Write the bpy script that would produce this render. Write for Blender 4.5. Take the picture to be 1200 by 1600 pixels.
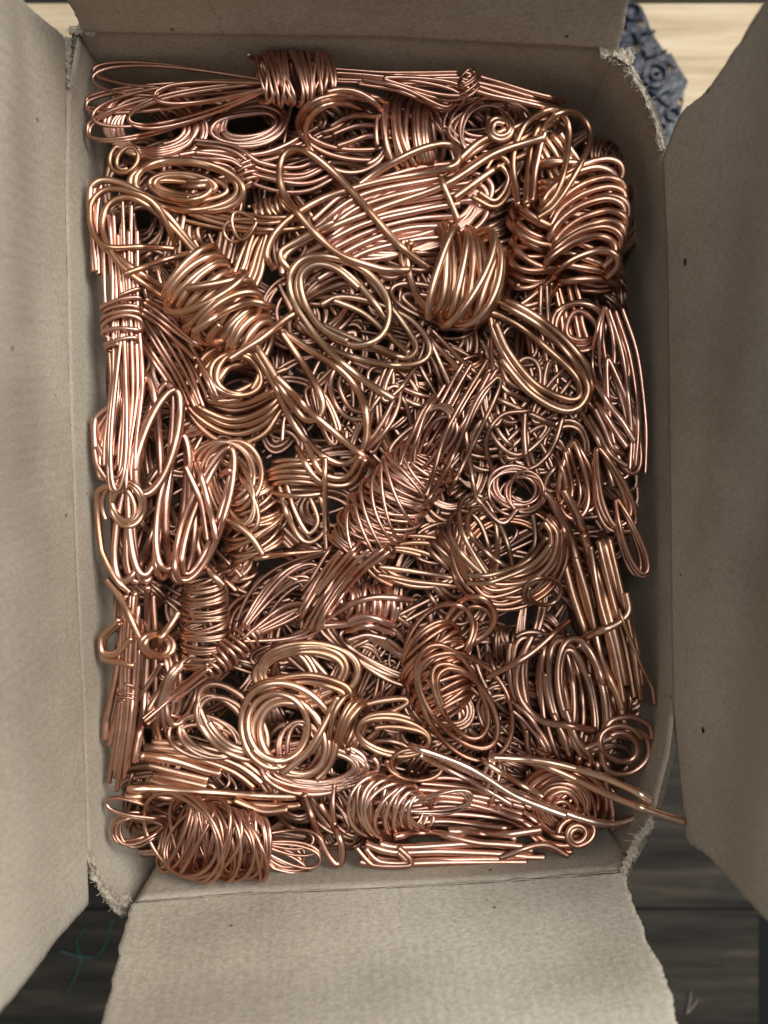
import bpy, math, random
import numpy as np
from mathutils import Vector

S = 0.00025            # metres per unit; one unit = one photo pixel at the z = 0 plane
D = 1160.0             # camera height above that plane, in units
ZR = 66.0             # height of the box rim
TABLE = -455.0
sc = bpy.context.scene
for o in list(bpy.data.objects): bpy.data.objects.remove(o)
rng = np.random.default_rng(7)
random.seed(7)

# ------------------------------------------------------------------ camera
cd = bpy.data.cameras.new('camera'); cam = bpy.data.objects.new('camera', cd)
sc.collection.objects.link(cam); sc.camera = cam
cam.location = (0, 0, D*S); cam.rotation_euler = (0, 0, 0)
cd.sensor_fit = 'VERTICAL'; cd.sensor_height = 36.0; cd.lens = 36.0*D/1600.0
cd.clip_start = 0.005; cd.clip_end = 50
cd.dof.use_dof = True; cd.dof.focus_distance = (D-35)*S; cd.dof.aperture_fstop = 5.0
# ------------------------------------------------------------------ light
w = bpy.data.worlds.new('World'); sc.world = w; w.use_nodes = True
nt = w.node_tree; bg = nt.nodes['Background']
bg.inputs[0].default_value = (0.82, 0.91, 1.0, 1); bg.inputs[1].default_value = 0.165
def area(name, loc, target, sx, sy, power, col):
    l = bpy.data.lights.new(name, 'AREA'); l.shape = 'RECTANGLE'; l.size = sx; l.size_y = sy
    l.energy = power; l.color = col
    o = bpy.data.objects.new(name, l); sc.collection.objects.link(o); o.location = loc
    o.rotation_euler = (Vector(target)-Vector(loc)).to_track_quat('-Z', 'Y').to_euler()
    return o
area('window_light', (1.15, 0.62, 1.20), (-0.03, 0, 0), 1.1, 0.9, 37, (1.0, 0.985, 0.96))
area('overhead_light', (0.14, 0.20, 1.40), (0, 0, 0), 0.85, 0.55, 12, (0.94, 0.97, 1.0))
sc.view_settings.view_transform = 'Standard'
try: sc.view_settings.look = 'None'
except Exception: pass
sc.view_settings.exposure = 0.0; sc.view_settings.gamma = 1.0
try: sc.view_settings.use_curve_mapping = False
except Exception: pass
sc.cycles.max_bounces = 10; sc.cycles.glossy_bounces = 6

# ------------------------------------------------------------------ materials
def newmat(name):
    m = bpy.data.materials.new(name); m.use_nodes = True
    n = m.node_tree.nodes; l = m.node_tree.links
    return m, n, l, n['Principled BSDF']
def ramp(n, stops):
    r = n.new('ShaderNodeValToRGB')
    while len(r.color_ramp.elements) < len(stops): r.color_ramp.elements.new(0.5)
    for e, (p, c) in zip(r.color_ramp.elements, stops): e.position = p; e.color = (*c, 1)
    return r
def noise(n, l, coord, scale, detail=4, rough=0.55, mapscale=None):
    t = n.new('ShaderNodeTexNoise'); t.inputs['Scale'].default_value = scale
    t.inputs['Detail'].default_value = detail; t.inputs['Roughness'].default_value = rough
    if mapscale:
        mp = n.new('ShaderNodeMapping'); mp.inputs['Scale'].default_value = mapscale
        l.new(coord, mp.inputs['Vector']); l.new(mp.outputs[0], t.inputs['Vector'])
    else: l.new(coord, t.inputs['Vector'])
    return t
def copper(name, base, dark, rough):
    m, n, l, p = newmat(name)
    g = n.new('ShaderNodeNewGeometry')
    at = n.new('ShaderNodeAttribute'); at.attribute_name = 'tint'
    a = noise(n, l, g.outputs['Position'], 70, 3)
    ad = n.new('ShaderNodeMath'); ad.operation = 'ADD'
    l.new(a.outputs['Fac'], ad.inputs[0]); l.new(at.outputs['Fac'], ad.inputs[1])
    r = ramp(n, [(0.34, dark), (0.62, base)])
    l.new(ad.outputs[0], r.inputs[0]); l.new(r.outputs[0], p.inputs['Base Color'])
    p.inputs['Metallic'].default_value = 1.0
    b = noise(n, l, g.outputs['Position'], 260, 3)
    mr = n.new('ShaderNodeMapRange'); mr.inputs[3].default_value = rough-0.07; mr.inputs[4].default_value = rough+0.12
    l.new(b.outputs['Fac'], mr.inputs[0]); l.new(mr.outputs[0], p.inputs['Roughness'])
    c = noise(n, l, g.outputs['Position'], 900, 2)
    bp = n.new('ShaderNodeBump'); bp.inputs['Strength'].default_value = 0.10; bp.inputs['Distance'].default_value = 0.0002
    l.new(c.outputs['Fac'], bp.inputs['Height']); l.new(bp.outputs[0], p.inputs['Normal'])
    return m
COP = {
 'gold':   copper('copper_golden', (0.65, 0.40, 0.275), (0.48, 0.265, 0.16), 0.33),
 'rose':   copper('copper_rose', (0.66, 0.395, 0.30), (0.48, 0.26, 0.18), 0.31),
 'orange': copper('copper_orange', (0.66, 0.37, 0.255), (0.48, 0.24, 0.15), 0.31),
 'brown':  copper('copper_brown', (0.56, 0.34, 0.245), (0.36, 0.205, 0.14), 0.33),
 'grey':   copper('copper_dull', (0.56, 0.365, 0.245), (0.37, 0.23, 0.15), 0.34),
}
COP['lit'] = copper('copper_lit', (0.88, 0.63, 0.52), (0.68, 0.44, 0.34), 0.26)  # stronger light on some rods and the bottom ball put into paler copper
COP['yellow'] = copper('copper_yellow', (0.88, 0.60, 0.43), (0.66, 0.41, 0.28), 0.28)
COP['cut'] = copper('copper_cut', (0.95, 0.72, 0.60), (0.85, 0.60, 0.48), 0.35)

def cardboard(name, c0, c1, fl=1.0):
    m, n, l, p = newmat(name)
    tc = n.new('ShaderNodeNewGeometry'); co = tc.outputs['Position']
    a = noise(n, l, co, 14, 5); b = noise(n, l, co, 2200, 3); c = noise(n, l, co, 900, 7, 0.72, (0.6, 1.0, 1.0))
    r = ramp(n, [(0.3, c0), (0.7, c1)]); l.new(a.outputs['Fac'], r.inputs[0])
    mx = n.new('ShaderNodeMix'); mx.data_type = 'RGBA'; mx.blend_type = 'MULTIPLY'; mx.inputs[0].default_value = 0.75
    r2 = ramp(n, [(0.34, (0.68, 0.66, 0.62)), (0.62, (1.13, 1.13, 1.12))]); l.new(c.outputs['Fac'], r2.inputs[0])
    st = noise(n, l, co, 5.5, 7, 0.62); r5 = ramp(n, [(0.36, (0.74, 0.72, 0.69)), (0.55, (1, 1, 1))]); l.new(st.outputs['Fac'], r5.inputs[0])
    ms = n.new('ShaderNodeMix'); ms.data_type = 'RGBA'; ms.blend_type = 'MULTIPLY'; ms.inputs[0].default_value = 0.8
    l.new(r.outputs[0], ms.inputs[6]); l.new(r5.outputs[0], ms.inputs[7])
    l.new(ms.outputs[2], mx.inputs[6]); l.new(r2.outputs[0], mx.inputs[7])
    # dark and light flecks
    v = n.new('ShaderNodeTexVoronoi'); v.inputs['Scale'].default_value = 75; l.new(co, v.inputs['Vector'])
    r3 = ramp(n, [(0.045, (0.35, 0.27, 0.2)), (0.075, (1, 1, 1))]); l.new(v.outputs['Distance'], r3.inputs[0])
    sel = noise(n, l, co, 21, 1); r4 = ramp(n, [(0.52, (0, 0, 0)), (0.56, (1, 1, 1))]); l.new(sel.outputs['Fac'], r4.inputs[0])
    mf = n.new('ShaderNodeMix'); mf.data_type = 'RGBA'; mf.blend_type = 'MULTIPLY'
    l.new(r4.outputs[0], mf.inputs[0]); l.new(mx.outputs[2], mf.inputs[6]); l.new(r3.outputs[0], mf.inputs[7])
    l.new(mf.outputs[2], p.inputs['Base Color'])
    p.inputs['Roughness'].default_value = 0.92
    p.inputs['Specular IOR Level'].default_value = 0.25
    ad = n.new('ShaderNodeMath'); ad.operation = 'ADD'; l.new(b.outputs['Fac'], ad.inputs[0])
    l.new(c.outputs['Fac'], ad.inputs[1])
    bp = n.new('ShaderNodeBump'); bp.inputs['Strength'].default_value = 0.55; bp.inputs['Distance'].default_value = 0.0006
    l.new(ad.outputs[0], bp.inputs['Height'])
    wr = n.new('ShaderNodeTexNoise'); wr.inputs['Scale'].default_value = 26; wr.inputs['Detail'].default_value = 3; wr.inputs['Distortion'].default_value = 1.4
    try: wr.noise_type = 'RIDGED_MULTIFRACTAL'
    except Exception: pass
    l.new(co, wr.inputs['Vector'])
    # faint flutes of the corrugation
    wv = n.new('ShaderNodeTexNoise'); wv.inputs['Scale'].default_value = 9; l.new(co, wv.inputs['Vector'])
    bp2 = n.new('ShaderNodeBump'); bp2.inputs['Strength'].default_value = 0.6; bp2.inputs['Distance'].default_value = 0.008
    l.new(wv.outputs['Fac'], bp2.inputs['Height'])
    bp3 = n.new('ShaderNodeBump'); bp3.inputs['Strength'].default_value = 0.13; bp3.inputs['Distance'].default_value = 0.0016
    l.new(wr.outputs['Fac'], bp3.inputs['Height'])
    fa = n.new('ShaderNodeAttribute'); fa.attribute_name = 'tint'
    sn = n.new('ShaderNodeMath'); sn.operation = 'SINE'; l.new(fa.outputs['Fac'], sn.inputs[0])
    bp4 = n.new('ShaderNodeBump'); bp4.inputs['Strength'].default_value = 0.16; bp4.inputs['Distance'].default_value = 0.00022
    l.new(sn.outputs[0], bp4.inputs['Height']); l.new(bp4.outputs[0], bp3.inputs['Normal']); l.new(bp3.outputs[0], bp2.inputs['Normal']); l.new(bp2.outputs[0], bp.inputs['Normal'])
    l.new(bp.outputs[0], p.inputs['Normal'])
    return m
CARD = cardboard('kraft_cardboard', (0.40, 0.348, 0.275), (0.52, 0.462, 0.375))
FIBRE = cardboard('torn_paper', (0.30, 0.25, 0.19), (0.42, 0.36, 0.285))

EDGE = cardboard('cardboard_raw_edge', (0.07, 0.055, 0.04), (0.20, 0.16, 0.12))
def wood(name, c0, c1, c2, sc_=1.0):
    m, n, l, p = newmat(name)
    tc = n.new('ShaderNodeNewGeometry'); co = tc.outputs['Position']
    a = noise(n, l, co, 62*sc_, 7, 0.65, (0.12, 1.0, 1.0)); b = noise(n, l, co, 260, 4, 0.6, (0.05, 1.0, 1.0))
    r = ramp(n, [(0.3, c0), (0.52, c1), (0.72, c2)]); l.new(a.outputs['Fac'], r.inputs[0])
    r2 = ramp(n, [(0.3, (0.7, 0.68, 0.66)), (0.6, (1, 1, 1))]); l.new(b.outputs['Fac'], r2.inputs[0])
    mx = n.new('ShaderNodeMix'); mx.data_type = 'RGBA'; mx.blend_type = 'MULTIPLY'; mx.inputs[0].default_value = 0.8
    l.new(r.outputs[0], mx.inputs[6]); l.new(r2.outputs[0], mx.inputs[7]); l.new(mx.outputs[2], p.inputs['Base Color'])
    p.inputs['Roughness'].default_value = 0.8; p.inputs['Specular IOR Level'].default_value = 0.15
    bp = n.new('ShaderNodeBump'); bp.inputs['Strength'].default_value = 0.4; bp.inputs['Distance'].default_value = 0.001
    l.new(b.outputs['Fac'], bp.inputs['Height']); l.new(bp.outputs[0], p.inputs['Normal'])
    return m
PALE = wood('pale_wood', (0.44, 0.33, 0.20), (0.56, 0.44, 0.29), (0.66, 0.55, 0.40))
DARKW = wood('weathered_shaded_wood', (0.014, 0.0125, 0.0105), (0.038, 0.033, 0.026), (0.090, 0.070, 0.047))  # weathered boards, with the shade around the box put into their colour
def plain(name, col, rough, metal=0):
    m, n, l, p = newmat(name)
    g = n.new('ShaderNodeNewGeometry'); a = noise(n, l, g.outputs['Position'], 120, 4)
    r = ramp(n, [(0.3, tuple(c*0.7 for c in col)), (0.7, tuple(min(1, c*1.25) for c in col))])
    l.new(a.outputs['Fac'], r.inputs[0]); l.new(r.outputs[0], p.inputs['Base Color'])
    p.inputs['Roughness'].default_value = rough; p.inputs['Metallic'].default_value = metal; p.inputs['Specular IOR Level'].default_value = 0.45
    bp = n.new('ShaderNodeBump'); bp.inputs['Strength'].default_value = 0.5; bp.inputs['Distance'].default_value = 0.002; l.new(a.outputs['Fac'], bp.inputs['Height']); l.new(bp.outputs[0], p.inputs['Normal'])
    return m
PLAST = plain('blue_black_plastic', (0.010, 0.013, 0.024), 0.30)
GREEN = plain('green_twine', (0.02, 0.07, 0.052), 0.5)
DARK = plain('dark_floor', (0.003, 0.003, 0.003), 0.9)

# ------------------------------------------------------------------ helpers
def W(px, py, z):
    k = (D-z)/D
    return np.array([(px-600)*k, (800-py)*k, z])
def mesh(name, V, F, mat, parent=None, origin=None, smooth=True, tint=None, mats=None, midx=None):
    """V in units (world), links one mesh object whose origin is at `origin` (units)"""
    V = np.asarray(V, dtype=float)
    if origin is None: origin = np.array([V[:, 0].mean(), V[:, 1].mean(), V[:, 2].min()])
    base = np.array(parent['_o']) if parent is not None else np.zeros(3)
    me = bpy.data.meshes.new(name)
    if isinstance(F, np.ndarray):
        nf, k = F.shape
        me.vertices.add(len(V)); me.vertices.foreach_set('co', ((V-origin)*S).astype(np.float32).ravel())
        me.loops.add(nf*k); me.loops.foreach_set('vertex_index', F.astype(np.int32).ravel())
        me.polygons.add(nf); me.polygons.foreach_set('loop_start', np.arange(0, nf*k, k, dtype=np.int32))
        me.update(calc_edges=True)
    else:
        me.from_pydata([tuple(v) for v in (V-origin)*S], [], F)
    me.polygons.foreach_set('use_smooth', np.full(len(me.polygons), smooth))
    for mt in (mats or [mat]): me.materials.append(mt)
    if midx is not None: me.polygons.foreach_set('material_index', np.asarray(midx, dtype=np.int32))
    if tint is not None:
        at = me.attributes.new('tint', 'FLOAT', 'POINT'); at.data.foreach_set('value', np.asarray(tint, dtype=np.float32))
    me.update()
    o = bpy.data.objects.new(name, me); sc.collection.objects.link(o)
    if parent is not None: o.parent = parent
    o.location = Vector((origin-base)*S)
    o['_o'] = [float(v) for v in origin]
    return o
def empty(name, origin, label, cat, group=None):
    o = bpy.data.objects.new(name, None); sc.collection.objects.link(o)
    o.empty_display_size = 0.01
    o.location = Vector(np.asarray(origin)*S); o['_o'] = [float(v) for v in origin]
    o['label'] = label; o['category'] = cat
    if group: o['group'] = group
    return o
def tag(o, label, cat, group=None):
    o['label'] = label; o['category'] = cat
    if group: o['group'] = group
    return o
def snoise(n, amp, knots, periodic=False):
    """smooth 1-D noise of n samples"""
    k = max(2, int(knots)); v = rng.normal(0, amp, k+3)
    x = np.linspace(0, k, n); i = np.minimum(x.astype(int), k-1); f = x-i; f = f*f*(3-2*f)
    return v[i]*(1-f)+v[i+1]*f
def tube(P, r, sides):
    P = np.asarray(P, dtype=float); n = len(P)
    T = np.gradient(P, axis=0); T /= np.linalg.norm(T, axis=1)[:, None]+1e-9
    # parallel transport
    N = np.zeros_like(P); u = np.array([0, 0, 1.0]) if abs(T[0][2]) < 0.9 else np.array([1.0, 0, 0])
    u = u-T[0]*np.dot(u, T[0]); u /= np.linalg.norm(u); N[0] = u
    for i in range(1, n):
        u = u-T[i]*np.dot(u, T[i]); u /= (np.linalg.norm(u)+1e-12); N[i] = u
    B = np.cross(T, N)
    a = np.arange(sides)*2*math.pi/sides
    rr = np.asarray(r)*np.ones(n)
    V = P[:, None, :]+rr[:, None, None]*(np.cos(a)[None, :, None]*N[:, None, :]+np.sin(a)[None, :, None]*B[:, None, :])
    V = V.reshape(-1, 3)
    i = np.arange(n-1)[:, None]*sides; j = np.arange(sides)[None, :]; j2 = (j+1) % sides
    F = np.stack([i+j, i+j2, i+sides+j2, i+sides+j], axis=-1).reshape(-1, 4)
    # caps: centre vertices (degenerate quads avoided by pairing triangles)
    c0 = len(V); V = np.vstack([V, P[0][None], P[-1][None]])
    cap = []
    for s in range(0, sides, 2):
        cap.append([c0, (s+2) % sides, s+1, s]); b = (n-1)*sides
        cap.append([c0+1, b+s, b+s+1, b+(s+2) % sides])
    return V, np.vstack([F, np.array(cap)])

# ------------------------------------------------------------------ setting: table and floor
def slab(x0, x1, y0, y1, ztop, th, bev=3):
    V = [(x0, y0, ztop-bev), (x1, y0, ztop-bev), (x1, y1, ztop-bev), (x0, y1, ztop-bev),
         (x0+bev, y0+bev, ztop), (x1-bev, y0+bev, ztop), (x1-bev, y1-bev, ztop), (x0+bev, y1-bev, ztop),
         (x0, y0, ztop-th), (x1, y0, ztop-th), (x1, y1, ztop-th), (x0, y1, ztop-th)]
    F = [(4, 5, 6, 7), (0, 1, 5, 4), (1, 2, 6, 5), (2, 3, 7, 6), (3, 0, 4, 7), (8, 9, 1, 0), (9, 10, 2, 1), (10, 11, 3, 2), (11, 8, 0, 3), (11, 10, 9, 8)]
    return V, F
K = (D-TABLE)/D
fl = mesh('floor', [(-9000, -9000, -1400), (9000, -9000, -1400), (9000, 9000, -1400), (-9000, 9000, -1400)], [(0, 1, 2, 3)], DARK, smooth=False)
fl['kind'] = 'structure'
tb = empty('wooden_table', (0, 0, TABLE-60), 'wooden plank tabletop, pale at the back, weathered and shade-darkened in front, under the box', 'table')
edge = lambda py: (800-py)*K
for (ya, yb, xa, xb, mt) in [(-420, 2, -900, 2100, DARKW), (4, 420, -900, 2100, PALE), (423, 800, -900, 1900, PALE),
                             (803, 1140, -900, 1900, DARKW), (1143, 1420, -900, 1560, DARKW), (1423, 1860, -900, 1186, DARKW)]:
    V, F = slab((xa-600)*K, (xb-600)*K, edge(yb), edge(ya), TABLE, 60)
    mesh('plank', V, F, mt, tb, smooth=False)

# ------------------------------------------------------------------ cardboard box
box = empty('cardboard_box', (0, 0, TABLE), 'open brown cardboard box with torn corners, filled with copper wire', 'box')
def interp(knots, t):
    k = np.array(knots, dtype=float); d = np.r_[0, np.cumsum(np.hypot(*np.diff(k[:, :2], axis=0).T))]; d /= d[-1]
    return np.stack([np.interp(t, d, k[:, c]) for c in range(k.shape[1])], axis=-1)
def panel(name, A, B, nu, nv, th, rag=(0, 0, 0, 0), warp=0.0, seed=1, mat=CARD, outward=None, bulge=0):
    """A, B: polylines (world units) of the two long sides; rag = raggedness at side u0, u1, v0, v1"""
    g = np.random.default_rng(seed)
    u = np.linspace(0, 1, nu); PA = interp3(A, u); PB = interp3(B, u)
    v = np.linspace(0, 1, nv)
    P = PA[:, None, :]*(1-v)[None, :, None]+PB[:, None, :]*v[None, :, None]
    du = np.gradient(P, axis=0); dv = np.gradient(P, axis=1)
    Nn = np.cross(du, dv); Nn /= np.linalg.norm(Nn, axis=2)[..., None]+1e-9
    if outward is not None and (Nn.mean((0, 1))@np.array(outward)) < 0: Nn = -Nn
    def sm(n, a, rough):
        x = g.normal(0, 1, n)
        y = np.cumsum(x); y -= np.linspace(y[0], y[-1], n); y /= (np.abs(y).max()+1e-6)
        q = np.interp(np.arange(n), np.arange(0, n+8, 4), g.normal(0, 1, len(np.arange(0, n+8, 4))))
        return a*(0.6*y+rough*(0.10*g.normal(0, 1, n)+0.20*q+0.25*np.interp(np.arange(n), np.arange(0, n+26, 13), g.normal(0, 1, len(np.arange(0, n+26, 13))))))
    du_n = du/(np.linalg.norm(du, axis=2)[..., None]+1e-9); dv_n = dv/(np.linalg.norm(dv, axis=2)[..., None]+1e-9)
    fall = lambda n, rev: np.exp(-(np.arange(n)[::-1] if rev else np.arange(n))*0.9)
    P += du_n*(sm(nv, rag[0], 0.5)[None, :, None]*fall(nu, False)[:, None, None])
    P += du_n*(sm(nv, rag[1], 0.5)[None, :, None]*fall(nu, True)[:, None, None])
    P += dv_n*(sm(nu, rag[2], 0.5)[:, None, None]*fall(nv, False)[None, :, None])
    P += dv_n*(sm(nu, rag[3], 0.5)[:, None, None]*fall(nv, True)[None, :, None])
    if bulge: P -= du_n*(bulge*np.exp(-((v-.14)/.12)**2)[None, :, None]*np.exp(-u*9)[:, None, None])
    if warp:
        uu, vv = np.meshgrid(u, v, indexing='ij'); wz = np.zeros_like(uu)
        for _ in range(9):
            fu, fv, ph, am = g.uniform(0.5, 7), g.uniform(0.5, 4), g.uniform(0, 6.3), g.uniform(0.3, 1)
            wz += am*np.sin(fu*uu*3.1+fv*vv*3.1+ph)/(1+fu*0.4)
        wz *= np.sin(np.clip(vv, 0, 1)*math.pi*0.5+0.05)
        P += Nn*(warp*wz)[..., None]
    top = P.reshape(-1, 3); bot = (P+Nn*th).reshape(-1, 3)
    V = np.vstack([top, bot]); n0 = len(top)
    F = []; idx = lambda i, j: i*nv+j
    for i in range(nu-1):
        for j in range(nv-1):
            F.append((idx(i, j), idx(i+1, j), idx(i+1, j+1), idx(i, j+1)))
            F.append((n0+idx(i, j+1), n0+idx(i+1, j+1), n0+idx(i+1, j), n0+idx(i, j)))
    ring = [idx(i, 0) for i in range(nu)]+[idx(nu-1, j) for j in range(1, nv)]+[idx(i, nv-1) for i in range(nu-2, -1, -1)]+[idx(0, j) for j in range(nv-2, 0, -1)]
    nflat = len(F)
    for a, b in zip(ring, ring[1:]+ring[:1]): F.append((b, a, n0+a, n0+b))
    mi = [0]*nflat+[1]*len(ring)
    ul = np.r_[0, np.cumsum(np.linalg.norm(np.diff(P[:, nv//2], axis=0), axis=1))]*2*math.pi/15.0
    fl_ = np.repeat(ul, nv); o = mesh(name, V, np.array(F), None, box, mats=[mat, EDGE], midx=mi, tint=np.r_[fl_, fl_])
    sm_ = np.array([True]*nflat+[False]*len(ring)); o.data.polygons.foreach_set('use_smooth', sm_)
    return o, P
def interp3(kn, t):
    k = np.array(kn, dtype=float); d = np.r_[0, np.cumsum(np.linalg.norm(np.diff(k, axis=0), axis=1))]; d /= d[-1]
    return np.stack([np.interp(t, d, k[:, c]) for c in range(3)], axis=-1)
def down(pts, zb=TABLE+6):            # straight below the rim points
    return [(p[0], p[1], zb) for p in pts]
TH = 8
rimL = [W(122, 52, ZR), W(104, 150, ZR), W(101, 300, ZR), W(107, 600, ZR), W(118, 900, ZR), W(128, 1100, ZR), W(136, 1345, ZR), W(170, 1398, ZR-8), W(197, 1432, ZR-25)]
rimB = [W(197, 1428, ZR-22), W(215, 1408, ZR), W(350, 1397, ZR), W(600, 1386, ZR), W(800, 1375, ZR), W(960, 1362, ZR), W(985, 1345, ZR-6)]
rimR = [W(985, 1345, ZR-6), W(1000, 1318, ZR-4), W(1022, 1275, ZR), W(1046, 1180, ZR), W(1054, 1110, ZR), W(1052, 900, ZR), W(1049, 600, ZR), W(1046, 400, ZR), W(1040, 255, ZR-2), W(1024, 190, ZR-6), W(1000, 138, ZR-10), W(955, 88, ZR-10)]
rimT = [W(964, 92, ZR-10), W(930, 74, ZR), W(600, 56, ZR), W(345, 53, ZR), W(108, 49, ZR)]
wL, _ = panel('wall', rimL, down([(-450, 704, 0)]*1)+down([(p[0], p[1], 0) for p in rimL[1:-1]])+down([(-385, -575, 0)]), 90, 30, TH, (0, 0, 1.5, 0), 4.0, 11, outward=(-1, 0, 0))
wB, _ = panel('wall', rimB, down(rimB), 90, 24, TH, (0, 0, 1.5, 0), 4.0, 12, outward=(0, -1, 0))
wR, _ = panel('wall', rimR, down([rimR[0]]+[(p[0]-0, p[1], 0) for p in rimR[1:-1]]+[rimR[-1]]), 140, 24, TH, (0, 0, 3.0, 0), 4.0, 13, outward=(1, 0, 0))
wT, _ = panel('wall', rimT, down(rimT), 90, 24, TH, (0, 0, 1.0, 0), 4.0, 14, outward=(0, 1, 0))
Vb, Fb = slab(-490, 440, -600, 715, TABLE+12, 9, 1); mesh('bottom_panel', Vb, Fb, CARD, box, smooth=False)
# flaps: inner row along the crease, outer row beyond the frame
fL, PL = panel('flap', [W(104, 62, ZR+2), W(102, 300, ZR+2), W(108, 600, ZR+2), W(119, 900, ZR+2), W(129, 1100, ZR+2), W(137, 1350, ZR+2), W(139, 1412, ZR)],
      [W(-75, -118, 400), W(-82, 300, 400), W(-86, 900, 400), W(-88, 1400, 400), W(-95, 1700, 400)], 120, 110, TH, (4, 5, 0, 0), 5.0, 21, outward=(-1, 0, 0.2))
fB, PB_ = panel('flap', [W(205, 1411, ZR+2), W(350, 1399, ZR+2), W(600, 1388, ZR+2), W(800, 1377, ZR+2), W(974, 1363, ZR+2)],
      [W(128, 1715, 330), W(600, 1725, 330), W(1098, 1715, 330)], 110, 150, TH, (4, 9, 0, 0), 4.0, 22, outward=(0, -1, -0.2))
fR, PR = panel('flap', [W(1037, 252, ZR+4), W(1043, 400, ZR+4), W(1046, 600, ZR+4), W(1049, 900, ZR+4), W(1053, 1110, ZR+4), W(1062, 1200, ZR+8), W(1072, 1312, ZR+14)],
      [W(1310, -190, 410), W(1310, 200, 410), W(1310, 900, 410), W(1310, 1300, 410), W(1320, 1545, 410)], 120, 130, TH, (5, 9, 0, 0), 5.0, 23, bulge=26, outward=(1, 0, 0.2))
fT, PT = panel('flap', [W(962, 84, ZR+2), W(930, 76, ZR+2), W(600, 58, ZR+2), W(345, 55, ZR+2), W(130, 52, ZR+2)],
      [W(1018, -135, 290), W(600, -140, 290), W(40, -135, 290)], 110, 40, TH, (5, 3, 0, 0), 3.0, 24, outward=(0, 1, -0.1))
# torn paper: ragged pale fibres and curled shreds along the tears
def shreds(name, line, n, length, wid, zj, seed, k=1.0):
    g = np.random.default_rng(seed); VV = []; FF = []; off = 0
    for q in range(n):
        c = interp3(line, np.array([g.uniform(0, 1)]))[0]+g.normal(0, 1, 3)*np.array([wid, wid, zj])
        L = length*g.uniform(0.4, 1.3); a = g.uniform(0, 6.28); m = 6
        d = np.array([math.cos(a), math.sin(a), g.uniform(-0.6, 0.8)]); s = np.array([-d[1], d[0], g.uniform(-.5, .5)])
        curl = g.uniform(-1.2, 1.2); ww = g.uniform(1.0, 4.2)*k
        rows = []
        for i in range(m):
            t = i/(m-1)
            p = c+d*L*(t-.5)+np.array([0, 0, 1])*curl*L*(t-.5)**2+g.normal(0, .5, 3)
            hw = ww*(1-0.8*abs(t-.5)*2)*g.uniform(.7, 1.2)
            for sgn, zz in ((-1, 0), (1, 0), (1, 0.7), (-1, 0.7)):
                rows.append(p+s*hw*sgn+np.array([0, 0, zz]))
        for i in range(m-1):
            b = off+i*4
            for j in range(4): FF.append((b+j, b+(j+1) % 4, b+4+(j+1) % 4, b+4+j))
        FF.append((off, off+3, off+2, off+1)); e = off+(m-1)*4; FF.append((e, e+1, e+2, e+3))
        VV += rows; off += m*4
    return mesh(name, VV, np.array(FF), FIBRE, box)
def torn(line, width, amp, parent, seed, fibres=40, th=1.6):
    """a crumpled strip of delaminated liner paper along a tear, with loose fibres"""
    g = np.random.default_rng(seed); L = sum(np.linalg.norm(np.diff(np.array(line, float), axis=0), axis=1))
    nu = max(20, int(L/1.6)); nv = 8; C = interp3(line, np.linspace(0, 1, nu))
    T_ = np.gradient(C, axis=0); T_ /= np.linalg.norm(T_, axis=1)[:, None]; Sd = np.cross(T_, np.array([0, 0, 1.0])); Sd /= np.linalg.norm(Sd, axis=1)[:, None]
    def nz(n, k):
        v = g.normal(0, 1, max(3, int(k))+2); x = np.linspace(0, len(v)-1.001, n); i = x.astype(int); f = x-i; return v[i]*(1-f)+v[i+1]*f
    lo = -width*(0.45+0.28*np.abs(nz(nu, L/5)))-g.uniform(0, width*.08, nu); hi = width*(0.35+0.30*np.abs(nz(nu, L/6)))+g.uniform(0, width*.10, nu)
    t = np.linspace(0, 1, nv); off = lo[:, None]*(1-t)+hi[:, None]*t
    hgt = np.zeros((nu, nv))
    for j in range(nv): hgt[:, j] = 0.6*nz(nu, L/7)+0.45*nz(nu, L/3)+0.12*g.normal(0, 1, nu)
    hgt[:, 1:-1] = (hgt[:, :-2]+2*hgt[:, 1:-1]+hgt[:, 2:])/3
    P = C[:, None, :]+Sd[:, None, :]*off[..., None]+T_[:, None, :]*g.normal(0, .5, (nu, nv))[..., None]
    P[..., 2] += amp*(hgt+0.9)
    top = P.reshape(-1, 3); bot = top-np.array([0, 0, th]); V = np.vstack([top, bot]); n0 = len(top); F = []
    ix = lambda i, j: i*nv+j
    for i in range(nu-1):
        for j in range(nv-1):
            F.append((ix(i, j), ix(i+1, j), ix(i+1, j+1), ix(i, j+1))); F.append((n0+ix(i, j+1), n0+ix(i+1, j+1), n0+ix(i+1, j), n0+ix(i, j)))
    ring = [ix(i, 0) for i in range(nu)]+[ix(nu-1, j) for j in range(1, nv)]+[ix(i, nv-1) for i in range(nu-2, -1, -1)]+[ix(0, j) for j in range(nv-2, 0, -1)]
    for a_, b_ in zip(ring, ring[1:]+ring[:1]): F.append((b_, a_, n0+a_, n0+b_))
    VV = [V]; FF = [np.array(F)]; o_ = len(V)
    for q in range(fibres):
        i = g.integers(1, nu-1); p = C[i]+Sd[i]*(hi[i] if g.random() < .6 else lo[i])*0.9; p = p+np.array([0, 0, amp*.6])
        d = Sd[i]*g.choice([-1, 1])+g.normal(0, .6, 3); d /= np.linalg.norm(d); ln = g.uniform(3, 9)
        pts = np.array([p, p+d*ln*.5+g.normal(0, .8, 3), p+d*ln+g.normal(0, 1.6, 3)]); v, f = tube(pts, g.uniform(.25, .5), 4)
        VV.append(v); FF.append(f+o_); o_ += len(v)
    return mesh('torn_edge', np.vstack(VV), np.vstack(FF), FIBRE, parent, smooth=False)
WALL = {}
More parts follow.
